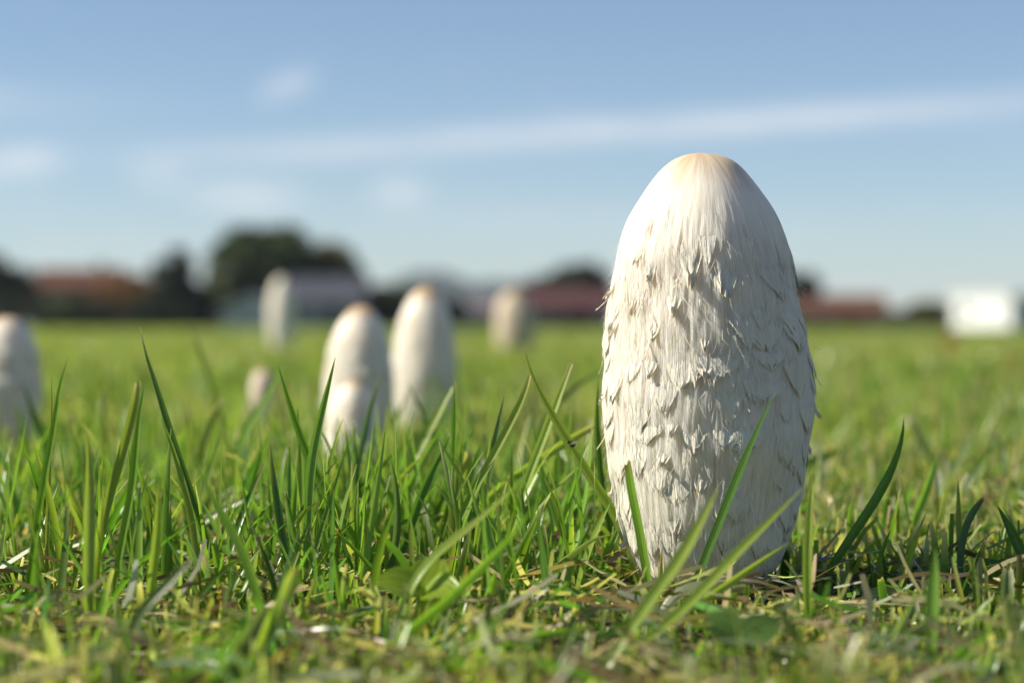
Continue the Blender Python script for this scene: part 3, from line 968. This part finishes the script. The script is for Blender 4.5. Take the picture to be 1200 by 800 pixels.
BK = iter([(l, 'blurred blades behind the clumps') for l in (
    'dark blurred blade crossing the solitary grey shaded mushroom', 'blurred pale knobbed blade standing alone behind the loose clump',
    'soft pale tipped blade bent beside the whitish twisted dry one', 'thin dark blurred blade behind the broad leaning blurred blade',
    'thin soft blade close beside the wide pointed blade', 'blurred light knob tipped blade behind the two step blade',
    'blurred light blade leaning behind the short whitish fragment')])
RT = iter([(l, 'short blades around the sickle shaped blade') for l in (
    'short dark square cut stub beside the dark lance shaped leaf', 'pale square cut stub below the sickle shaped blade foot',
    'light blade slanting below the dark blurred blade', 'short light blade by the sickle shaped blade foot',
    'short dark blade close beside the twisted bluish blade', 'thin light blade slanting before the broad dark leaning blade',
    'short green blade beside the narrow upright light blade', 'green blurred blade between the sickle shaped and pale upright ones',
    'dark blade lying low under the twisted bluish blade')])


def B(lab, *a, **k):
    if not isinstance(lab, str):
        lab = next(lab)
        return blade(lab[0], *a, group=lab[1], **k)
    return blade(lab, *a, **k)


# loose clump on the left
B('tallest dark blade with pale tip, kinked near its top, rising above the lawn edge', [(164, 382), (171, 415), (180, 440), (200, 505), (222, 570), (245, 635), (262, 698)], 8, 'dark', cap='pale', turn=.2)
B('tall curved blade reaching up before the solitary grey shaded mushroom', [(81, 415), (72, 445), (66, 480), (60, 520), (50, 570), (38, 650), (34, 722)], 9, 'green', turn=.1)
B('thin yellow green blade with dry tip beside the tall curved one', [(60, 434), (61, 480), (58, 560), (55, 640), (55, 704)], 5, 'yellow', cap='pale')
B(BK, [(27, 450), (42, 492), (62, 540), (80, 600)], 8, 'dark')
B('blade with blunt straw tip paired tightly with another behind it', [(162, 448), (157, 480), (145, 525), (132, 570), (120, 615), (108, 692)], 11, 'light', end='cut', d=.54)
B('pointed blade behind the blunt straw tipped one', [(171, 444), (163, 485), (159, 530), (155, 575), (142, 640), (129, 722)], 9, 'green')
B(BK, [(121, 463), (124, 500), (128, 545), (133, 596)], 6, 'light', cap='pale', end='blunt')
B(LC, [(98, 507), (99, 550), (101, 600), (105, 650)], 6, 'blue', cap='pale')
B(LC, [(86, 506), (97, 545), (110, 610), (116, 660)], 5, 'light')
B(LC, [(103, 520), (114, 550), (122, 590), (130, 640)], 6, 'dark', cap='pale')
B('broad blade cut square with a frayed brown end', [(75, 562), (86, 590), (98, 618), (108, 660)], 10, 'light', end='cut', cap='brown', turn=.0)
B('broad slightly blurred upright blade in front of the loose clump', [(103, 510), (105, 560), (104, 620), (103, 680), (104, 742)], 15, 'light', d=.50)
B(LC, [(84, 626), (80, 650), (77, 690)], 6, 'green', end='blunt')
B('pale greyish upright blade standing apart from the loose clump', [(10, 597), (4, 630), (1, 660), (0, 700)], 6, 'soft')
B(LC, [(147, 540), (164, 560), (187, 592), (207, 630), (214, 668)], 6, 'green')
B('thin arched blade with a small brown tip', [(195, 573), (215, 588), (230, 602), (246, 632), (254, 680)], 5, 'green', cap='brown', end='blunt')
B('broad blurred blade leaning left in front of the tallest dark blade', [(229, 538), (240, 565), (262, 602), (285, 642), (303, 698), (318, 762)], 17, 'green', d=.485)
B(FG, [(224, 655), (195, 685), (168, 712), (148, 750), (130, 800)], 14, 'soft', d=.45, end='blunt', cap='brown')
B(FG, [(349, 662), (335, 695), (318, 730), (292, 785), (284, 810)], 20, 'light', d=.44, end='blunt', cap='brown')
B(FG, [(318, 702), (292, 745), (264, 795), (255, 815)], 22, 'soft', d=.43)
B('dark flat blade lying across the litter under the tallest blade', [(220, 678), (235, 692), (258, 714)], 12, 'blue', end='cut', cap='pale')
B(LC, [(247, 630), (254, 655), (259, 685), (261, 712)], 8, 'green')
B(LC, [(183, 640), (180, 668), (178, 700), (180, 735)], 8, 'green')
B(LC, [(140, 655), (150, 690), (160, 715)], 11, 'blue', end='blunt')
B(LC, [(212, 610), (205, 640), (200, 660)], 6, 'light')
B(LC, [(64, 628), (61, 660), (58, 704)], 6, 'yellow')
B(LC, [(120, 580), (116, 630), (110, 680), (112, 728)], 9, 'light')
B(LC, [(186, 560), (186, 620), (178, 680), (172, 730)], 10, 'light', d=.52)
# blurred blades behind
B('thin blurred blade with a pale knob tip standing far above the lawn', [(226, 391), (240, 430), (254, 475), (266, 520), (276, 568)], 6, 'light', cap='pale', end='blunt')
B('long blurred bent blade arching before the tiny cream mushroom', [(336, 412), (318, 455), (300, 485), (281, 514), (273, 560), (263, 612)], 8, 'green')
B('pale tipped soft blade left of the tiny cream mushroom', [(261, 468), (248, 490), (236, 520), (228, 560), (222, 606)], 8, 'soft', end='blunt', cap='pale')
B('whitish twisted dry blade below the tiny cream mushroom', [(281, 506), (280, 525), (290, 545), (310, 560), (328, 578), (332, 600)], 10, 'pale', end='cut')  # whitish tone along the whole blade
B('short whitish blade fragment left of the wide pointed blade', [(345, 507), (336, 520), (328, 533), (322, 580)], 9, 'pale', end='cut')  # glint on the blade is painted as whitish colour
B('gleaming white dry blade stump in the middle of the loose clump', [(299, 590), (293, 610), (287, 632), (286, 660)], 9, 'pale', end='blunt')  # white tone stands in for sun glare on the blade
B('gleaming white slanted dry blade beside the arched thin blade', [(283, 584), (262, 596), (236, 610), (220, 636), (212, 660)], 8, 'pale', end='cut')  # sun reflection put into the blade's colour
B(BK, [(279, 554), (292, 566), (300, 590), (304, 630)], 7, 'soft', cap='pale')
B(BK, [(242, 544), (250, 565), (258, 590), (266, 640)], 5, 'dark')
B(BK, [(372, 502), (366, 545), (357, 590), (350, 640)], 5, 'soft')
B(BK, [(357, 455), (358, 490), (350, 540), (345, 590)], 6, 'light', cap='pale', end='blunt')
B(BK, [(337, 500), (320, 520), (310, 545), (300, 610)], 7, 'light')
# middle clump
B('long blade in two steps slanting from beside the wide pointed blade', [(326, 428), (334, 455), (346, 492), (364, 541), (384, 578), (407, 617), (430, 653), (448, 692)], 10, 'green', turn=.3)
B('wide pointed blade standing before the brownish crowned mushroom', [(393, 418), (386, 448), (374, 495), (364, 545), (361, 600), (360, 650), (360, 705)], 13, 'green', turn=.0)
B('slim bluish blade crossing the stubby young mushroom', [(446, 439), (434, 475), (424, 520), (416, 560), (408, 610), (402, 650)], 7, 'blue', cap='pale')
B(CL, [(477, 447), (488, 470), (498, 493), (512, 525), (532, 570), (548, 615)], 7, 'dark')
B(CL, [(531, 453), (512, 487), (495, 520), (474, 555), (455, 590), (438, 645)], 10, 'light', end='blunt')
B('thin straight upright blade with frayed pale tip in the middle clump', [(533, 447), (533, 490), (531, 540), (530, 590), (527, 632), (525, 675)], 6, 'green', end='blunt', cap='dry', turn=.1)
B(CL, [(527, 489), (508, 516), (486, 556), (462, 600), (440, 655)], 8, 'green')
B('dark striped broad blade leaning right in the middle clump', [(528, 510), (512, 540), (496, 572), (484, 608), (472, 642), (460, 684)], 9, 'dark')
B(CL, [(473, 503), (482, 530), (492, 560), (500, 605), (506, 655)], 6, 'green')
B('light blade ending in a dry whisker in the middle clump', [(499, 530), (482, 546), (466, 566), (452, 592), (436, 620), (422, 658)], 8, 'light', cap='pale')
B(CL, [(431, 533), (442, 556), (455, 580), (466, 600), (484, 628), (497, 664)], 10, 'green')
B('grey green curved blade bowing down to the litter', [(458, 538), (464, 565), (466, 600), (465, 630), (458, 662), (445, 706)], 7, 'blue')
B('broad short blade cut square, yellow edged, in the middle clump', [(549, 530), (547, 560), (541, 600), (534, 645), (530, 670)], 10, 'light', end='cut', turn=0)
B('bluish straight pointed blade with paler foot right of the square cut blade', [(591, 464), (584, 498), (575, 545), (564, 590), (550, 625), (530, 686)], 10, 'blue', turn=.2)
B('long curved blade with yellow torn tip right of the bluish one', [(621, 438), (618, 452), (609, 475), (592, 508), (572, 545), (550, 585), (533, 622), (514, 692)], 8, 'light', end='blunt', cap='dry')
bug_blade = B('long blade carrying a tiny insect, crossing over another blade', [(615, 411), (622, 436), (634, 462), (648, 487), (668, 521), (694, 562), (722, 604), (740, 650), (752, 696)], 10, 'light', dtip=.0, turn=.15)
B('blunt tipped blade crossed by the one with an insect', [(669, 427), (658, 455), (645, 490), (632, 525), (616, 565), (600, 618), (586, 668)], 11, 'light', end='blunt', cap='dry', d=.615)
B('stout blade lying slanted behind the crossing pair with blunt tip', [(696, 499), (672, 512), (640, 533), (605, 556), (572, 582), (540, 620), (520, 660)], 11, 'light', end='cut', cap='dry')
B('slender dark blade standing close left of the large mushroom', [(701, 446), (699, 490), (701, 530), (706, 580), (714, 625), (720, 670)], 7, 'dark')
B('white gleaming dry strip behind the crossing pair', [(622, 483), (617, 505), (611, 535), (608, 590), (606, 622)], 7, 'pale')  # glint painted with the pale tone
B('soft pale blade arching towards the large mushroom from behind', [(706, 433), (682, 447), (658, 464), (632, 500), (620, 560), (618, 600)], 10, 'soft')
B('short white dry blade fragment right of the square cut blade', [(570, 534), (563, 550), (555, 566), (550, 630)], 11, 'pale', end='cut')  # white sun glare painted as blade colour
B(CL, [(624, 493), (629, 525), (637, 560), (650, 600), (660, 630), (672, 678)], 7, 'green')
B('slanting blade with gleaming edge and brown tip below the insect', [(667, 554), (648, 566), (625, 588), (606, 616), (592, 645)], 8, 'blue', cap='dry')
B(CL, [(560, 588), (578, 614), (605, 660), (630, 710)], 8, 'green')
B('flat pale arched blade lying before the large mushroom', [(716, 626), (695, 630), (668, 650), (635, 678), (604, 706)], 9, 'soft', cap='pale')
B('short pointed blade left of the large mushroom foot', [(731, 605), (722, 625), (710, 650), (698, 688)], 8, 'green')
B(CL, [(635, 599), (627, 618), (618, 642), (611, 672)], 9, 'green', end='blunt')
B(CL, [(480, 452), (470, 480), (450, 520), (430, 548), (415, 590)], 7, 'light')
B(CL, [(404, 540), (398, 580), (392, 620), (388, 660)], 7, 'light')
B(CL, [(556, 500), (540, 530), (520, 575), (505, 620), (492, 660)], 6, 'green')
B(CL, [(600, 545), (598, 580), (590, 620), (584, 655)], 7, 'green')
B(CL, [(455, 470), (452, 520), (446, 570), (440, 630)], 7, 'light')
B(CL, [(415, 500), (402, 540), (392, 575), (380, 640)], 7, 'green')
B(CL, [(520, 560), (530, 600), (538, 640), (545, 690)], 8, 'green')
B(CL, [(575, 470), (566, 520), (556, 570), (548, 630)], 6, 'light')
B(CL, [(660, 480), (655, 530), (650, 580), (648, 640)], 6, 'green')
B(CL, [(432, 590), (440, 620), (452, 650), (460, 690)], 8, 'light')
B('brown tipped drooping blade left of the two step blade foot', [(397, 620), (392, 645), (387, 668), (382, 700)], 9, 'light', end='blunt', cap='brown')
B('yellowing thin blade slanting between green ones in the litter', [(400, 632), (412, 648), (426, 668), (434, 690)], 6, 'yellow')
B(CL, [(391, 648), (398, 690), (404, 720), (410, 748)], 12, 'green', d=.525)
B(FG, [(352, 696), (360, 725), (372, 756), (380, 780)], 11, 'light', d=.48)
B('pale short blade slanting in the litter before the clump', [(532, 704), (517, 728), (496, 758)], 10, 'soft', end='cut')
B('dark green upright short blade before the serrated weed leaf', [(580, 672), (572, 700), (561, 738)], 12, 'green', end='blunt')
B('long blurred blade sweeping low under the middle clump', [(628, 590), (600, 628), (570, 658), (536, 692), (485, 735), (430, 770), (375, 800)], 14, 'green', d=.46)
B('second long blurred blade sweeping above the other low one', [(606, 568), (575, 598), (542, 625), (505, 655), (480, 690), (465, 740)], 14, 'light', d=.495)
B(FG, [(694, 736), (650, 740), (600, 752), (540, 782), (520, 800)], 13, 'green', d=.46)
B(FG, [(470, 748), (430, 772), (380, 805)], 18, 'light', d=.435)
B(FG, [(600, 700), (575, 735), (545, 775), (520, 815)], 14, 'green', d=.445)
# around the large mushroom
B('thick blade torn off square with a loose flap, against the large mushroom', [(736, 541), (740, 570), (748, 610), (755, 650), (763, 706)], 13, 'green', end='cut', cap='brown', d=.552, dtip=.0, turn=.35)
B('dark pointed blade crossing the front of the large mushroom', [(909, 459), (893, 492), (876, 532), (858, 576), (840, 622), (822, 665), (806, 712)], 10, 'dark', d=.548, dtip=-.008, turn=.5)
B('blurred light blade slanting up before the large mushroom', [(842, 570), (824, 606), (800, 650), (770, 692), (738, 738), (700, 800)], 16, 'light', d=.455, dtip=.02)
B('long blurred light blade leaning right before the large mushroom', [(940, 572), (905, 607), (865, 646), (825, 690), (785, 728), (740, 765), (690, 805)], 13, 'light', d=.462, dtip=.03)
B('lower light blade leaning right across the large mushroom foot', [(924, 636), (895, 655), (860, 680), (825, 703), (790, 722), (760, 752)], 11, 'light', d=.50, dtip=.01)
B('narrow upright light blade right of the large mushroom', [(952, 553), (949, 600), (946, 650), (946, 700), (947, 742)], 10, 'light', d=.512)
B('dark short blade tucked under the right side of the large mushroom', [(921, 636), (920, 660), (918, 690)], 9, 'dark', d=.60)
B('reddish dry stub beside the torn off blade', [(776, 640), (775, 665), (772, 700)], 6, 'straw', d=.556, cap='brown')
B('curled dry sheath at the large mushroom foot', [(800, 690), (790, 715), (780, 742)], 8, 'soft', d=.53, end='cut')
B('dark blade foot beside the curled dry sheath', [(768, 690), (776, 715), (784, 738)], 9, 'dark', d=.535)
# right side
B('dark curved blade like a sickle standing alone right of the large mushroom', [(1059, 490), (1058, 512), (1048, 545), (1030, 580), (1008, 614), (982, 652), (955, 696)], 10, 'dark', turn=.25)
B('thin straight upright light blade beside the twisted pair', [(1123, 559), (1123, 600), (1124, 640), (1124, 685)], 6, 'light')
B('twisted bluish blade with a dry brown hooked tip', [(1153, 583), (1142, 596), (1131, 618), (1126, 645), (1125, 672), (1131, 698)], 7, 'blue', cap='brown', end='blunt')
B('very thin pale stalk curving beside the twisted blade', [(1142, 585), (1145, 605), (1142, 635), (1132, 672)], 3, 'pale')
B('broad dark pointed blade leaning beside the twisted bluish blade', [(1169, 592), (1180, 612), (1195, 642), (1210, 672), (1220, 705)], 15, 'dark', turn=.1)
B('half blurred blade bending left behind the sickle shaped one', [(1099, 530), (1087, 572), (1072, 606), (1058, 650)], 9, 'green', cap='dry')
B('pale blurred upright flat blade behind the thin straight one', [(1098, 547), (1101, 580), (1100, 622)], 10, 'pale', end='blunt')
B('soft pale blurred blade leaning right in the field', [(1142, 503), (1124, 540), (1104, 575), (1094, 602)], 10, 'soft')
B('soft blurred blade leaning left in the field with pale tip', [(1067, 488), (1080, 512), (1096, 540), (1104, 590)], 10, 'soft', cap='pale', end='blunt')
B('short narrow blade left of the sickle shaped blade', [(998, 586), (993, 612), (988, 640), (985, 668)], 7, 'green')
B('dark blurred blade right of the sickle shaped blade', [(1040, 584), (1038, 620), (1036, 655)], 10, 'dark', end='blunt')
B('small blade lying slanted over the stubble right of the large mushroom', [(1030, 660), (1006, 673), (985, 692)], 11, 'dark')
B('long blurred blade leaning right far in the field', [(1172, 508), (1145, 552), (1115, 600)], 9, 'green')
B('gleaming upright blurred blade just right of the large mushroom', [(960, 514), (961, 545), (959, 575), (957, 625)], 7, 'pale')  # sun glint on this blade is put into its pale colour
B('blurred dark blade lying level behind the large mushroom', [(998, 525), (968, 533), (940, 545), (925, 590)], 9, 'dark')
B(FG, [(1076, 690), (1060, 725), (1040, 765), (1028, 800)], 16, 'soft', d=.45)
B(FG, [(1096, 640), (1094, 690), (1092, 735), (1092, 790)], 16, 'green', d=.47)
B('broad stub cut square, pale on top, below the twisted blade', [(1181, 668), (1180, 695), (1180, 742)], 17, 'soft', end='cut', cap='pale', turn=0)
B(RT, [(1030, 680), (1033, 695), (1036, 716)], 14, 'dark', end='cut')
B(RT, [(985, 665), (986, 685), (986, 712)], 10, 'soft', end='cut')
B(RT, [(1085, 600), (1065, 650), (1050, 700)], 8, 'light')
B(RT, [(1015, 640), (1000, 668), (992, 690)], 7, 'light')
B(RT, [(1150, 640), (1135, 680), (1122, 712)], 8, 'dark')
B(RT, [(1178, 640), (1160, 670), (1140, 700)], 6, 'light')
B(RT, [(965, 640), (955, 665), (950, 690)], 6, 'green')
B(RT, [(1070, 560), (1058, 600), (1050, 640)], 7, 'green')
B(RT, [(1140, 700), (1100, 720), (1070, 740)], 9, 'dark')
B(FG, [(905, 700), (930, 740), (960, 790), (968, 808)], 14, 'soft', d=.44)
B(FG, [(1165, 735), (1130, 765), (1090, 800)], 14, 'green', d=.45)


# ------------------------------------------------------------------ broad leaves, an insect, fallen leaves
def leaf_mesh(name, parent, origin, direction, normal, length, width, tone, notch=0.0, teeth=0, fold=.25):
    D = np.array(direction, float); D /= np.linalg.norm(D)
    N = np.array(normal, float); N -= D * N.dot(D); N /= np.linalg.norm(N)
    S = np.cross(D, N)
    nt, V, uv = 14, [], []
    for i in range(nt):
        q = i / (nt - 1)
        hw = math.sin(math.pi * min(1, q ** .85 * .93 + .03)) ** .8 * width / 2
        if teeth:
            hw *= 1 + .16 * ((q * teeth) % 1)
        for c in (-1, -.5, 0, .5, 1):
            back = notch * length * max(0, 1 - abs(c) * 1.5) * max(0, q - .75) * 2
            V.append(np.array(origin) + D * (length * q - back) + S * hw * c + N * (abs(c) * hw * fold - .25 * length * (q - .5) ** 2))
            uv.append((c * .5 + .5, q * length))
    fc = [(i * 5 + k, i * 5 + k + 1, (i + 1) * 5 + k + 1, (i + 1) * 5 + k) for i in range(nt - 1) for k in range(4)]
    col = np.repeat([np.array(tone)], len(V), 0)
    return mesh_obj(name, np.array(V), np.array(fc), M_blade, parent, col=col, uv=np.array(uv), smooth=True)


def stalk(parent, p, q, r, tone):
    p, q = np.array(p, float), np.array(q, float)
    V = []
    for i in range(6):
        c = p + (q - p) * i / 5 + np.array([0, 0, .002 * math.sin(math.pi * i / 5)])
        for k in range(6):
            V.append(c + r * np.array([math.cos(k * 1.047), math.sin(k * 1.047), 0]))
    fc = [(i * 6 + k, i * 6 + (k + 1) % 6, (i + 1) * 6 + (k + 1) % 6, (i + 1) * 6 + k) for i in range(5) for k in range(6)]
    return mesh_obj('stalk', np.array(V), np.array(fc), M_blade, parent, col=np.repeat([np.array(tone)], 36, 0), uv=np.zeros((36, 2)), smooth=True)


def clover(label, px, py, d, size, tone, tilt):
    c = pix(px, py, d)
    root = empty('clover', (c[0], c[1], 0))
    tag(root, label, 'clover')
    o = np.array([0, 0, c[2]])
    stalk(root, (0.004, .003, -.003), o, .0006, tone)
    for k in range(3):
        a = k * 2.094 + tilt
        leaf_mesh('leaflet', root, o, (math.cos(a), math.sin(a) * .6, .35 + .3 * math.sin(a)), (0, -.75, .9), size, size * .9, np.array(tone) * (1 + .1 * k), notch=.15)
    return root


clover('bright yellow green clover at the foot of the middle clump', 494, 692, .498, .0105, (.24, .34, .03), 1.2)
clover('dark clover lying blurred before the large mushroom', 868, 750, .455, .0095, (.10, .18, .04), .3)
for k, (px, py, d, ln, wd, dr, tn, lab) in enumerate((
        (590, 716, .545, .014, .007, (-1, .2, .15), (.075, .115, .055), 'dull serrated weed leaf lying in litter before the middle clump'),
        (640, 725, .53, .013, .006, (1, .1, -.05), (.07, .10, .05), 'grey green weed leaf lying beside the serrated one'),
        (1010, 712, .555, .016, .006, (1, .2, .02), (.05, .085, .03), 'dark lance shaped weed leaf in the mushroom shadow'),
        (770, 738, .52, .014, .006, (.7, -.1, .5), (.20, .23, .12), 'pale dry leaf leaning beneath the large mushroom foot'))):
    p = pix(px, py, d)
    root = empty('weed_leaf', (p[0], p[1], 0))
    tag(root, lab, 'leaf')
    z = max(.004, p[2])
    leaf_mesh('leaf_surface', root, (0, 0, z), dr, (0, -.35, 1), ln, wd, tn, teeth=7 if k == 0 else 0)
    stalk(root, (-dr[0] * .006, .002, -.003), (0, 0, z), .0005, tn)

M_bug = principled('insect_shell', (0.018, 0.012, 0.009), 0.35, 0.3, 900, spec=.5)
M_wing = principled('insect_wing', (0.30, 0.26, 0.20), 0.4)


def ellipsoid(name, c, r, mat, parent):
    V, fc, m, k = [], [], 12, 8
    for i in range(k + 1):
        a = math.pi * i / k
        for j in range(m):
            b = 2 * math.pi * j / m
            V.append((c[0] + r[0] * math.sin(a) * math.cos(b), c[1] + r[1] * math.sin(a) * math.sin(b), c[2] + r[2] * math.cos(a)))
    for i in range(k):
        for j in range(m):
            fc.append((i * m + j, i * m + (j + 1) % m, (i + 1) * m + (j + 1) % m, (i + 1) * m + j))
    return mesh_obj(name, V, fc, mat, parent, smooth=True)


bp = pix(669, 521, ground_d(696))
bug = empty('insect', bp + np.array([0.0, -.0012, .0003]))
tag(bug, 'tiny dark insect clinging to a slanting blade', 'insect')
ab = ellipsoid('abdomen', (.0005, 0, -.0003), (.0008, .0005, .0005), M_bug, bug)
ellipsoid('head', (-.0007, 0, .0005), (.0004, .00035, .0004), M_bug, bug)
ellipsoid('wing', (.0008, -.0004, .0001), (.0008, .0001, .0003), M_wing, bug)
for k in range(6):
    sx, up = (-1 if k % 2 else 1), (k // 2 - 1)
    a, b = np.array([.0002 * up, 0, 0]), np.array([.0007 * up + .0003, .0012, .0011 * sx])
    m_ = (a + b) / 2 + np.array([0, -.0006, .0005 * sx])
    V = []
    for p in (a, m_, b):
        for j in range(4):
            V.append(p + .00009 * np.array([math.cos(j * 1.57), math.sin(j * 1.57), 0]))
    mesh_obj('leg', V, [(i * 4 + j, i * 4 + (j + 1) % 4, (i + 1) * 4 + (j + 1) % 4, (i + 1) * 4 + j) for i in range(2) for j in range(4)], M_bug, bug)

# torn flap on the square torn blade is part of the blade
for px, py, d, sz, tn, lab in ((1114, 402, 5.6, .05, (.36, .15, .03), 'fallen orange leaf in the lawn below the white building'),
                               (1186, 428, 3.0, .03, (.45, .30, .10), 'fallen tan leaf in the blurred lawn, smaller than the orange one'),
                               (385, 522, 1.2, .006, (.40, .16, .03), 'tiny orange leaf scrap beside the stubby young mushroom')):
    p = pix(px, py, d)
    root = empty('fallen_leaf', (p[0], p[1], 0))
    tag(root, lab, 'leaf')
    leaf_mesh('leaf_surface', root, (-sz * .5, 0, max(.012, p[2] * .9)), (1, .1, .35), (0, -.8, .6), sz, sz * .7, tn)
    stalk(root, (-sz * .5 - .004, .003, -.003), (-sz * .5, 0, max(.012, p[2] * .9)), .0008, tn)


# ------------------------------------------------------------------ the air over the field
mh = bpy.data.materials.new('haze_air')
mh.use_nodes = True
th_ = NT(mh.node_tree)
pv = th_.n('ShaderNodeVolumePrincipled', inp={'Color': (0.80, 0.88, 1.0, 1), 'Density': HAZE, 'Anisotropy': 0.2})
th_.n('ShaderNodeOutputMaterial', inp={1: pv.outputs[0]})
hv, hf = box_mesh(-4000, 4000, -4000, 4000, -1.2, 72)
tag(mesh_obj('haze', hv, hf, mh), 'thin pale autumn haze over the whole field', 'haze', kind='stuff')
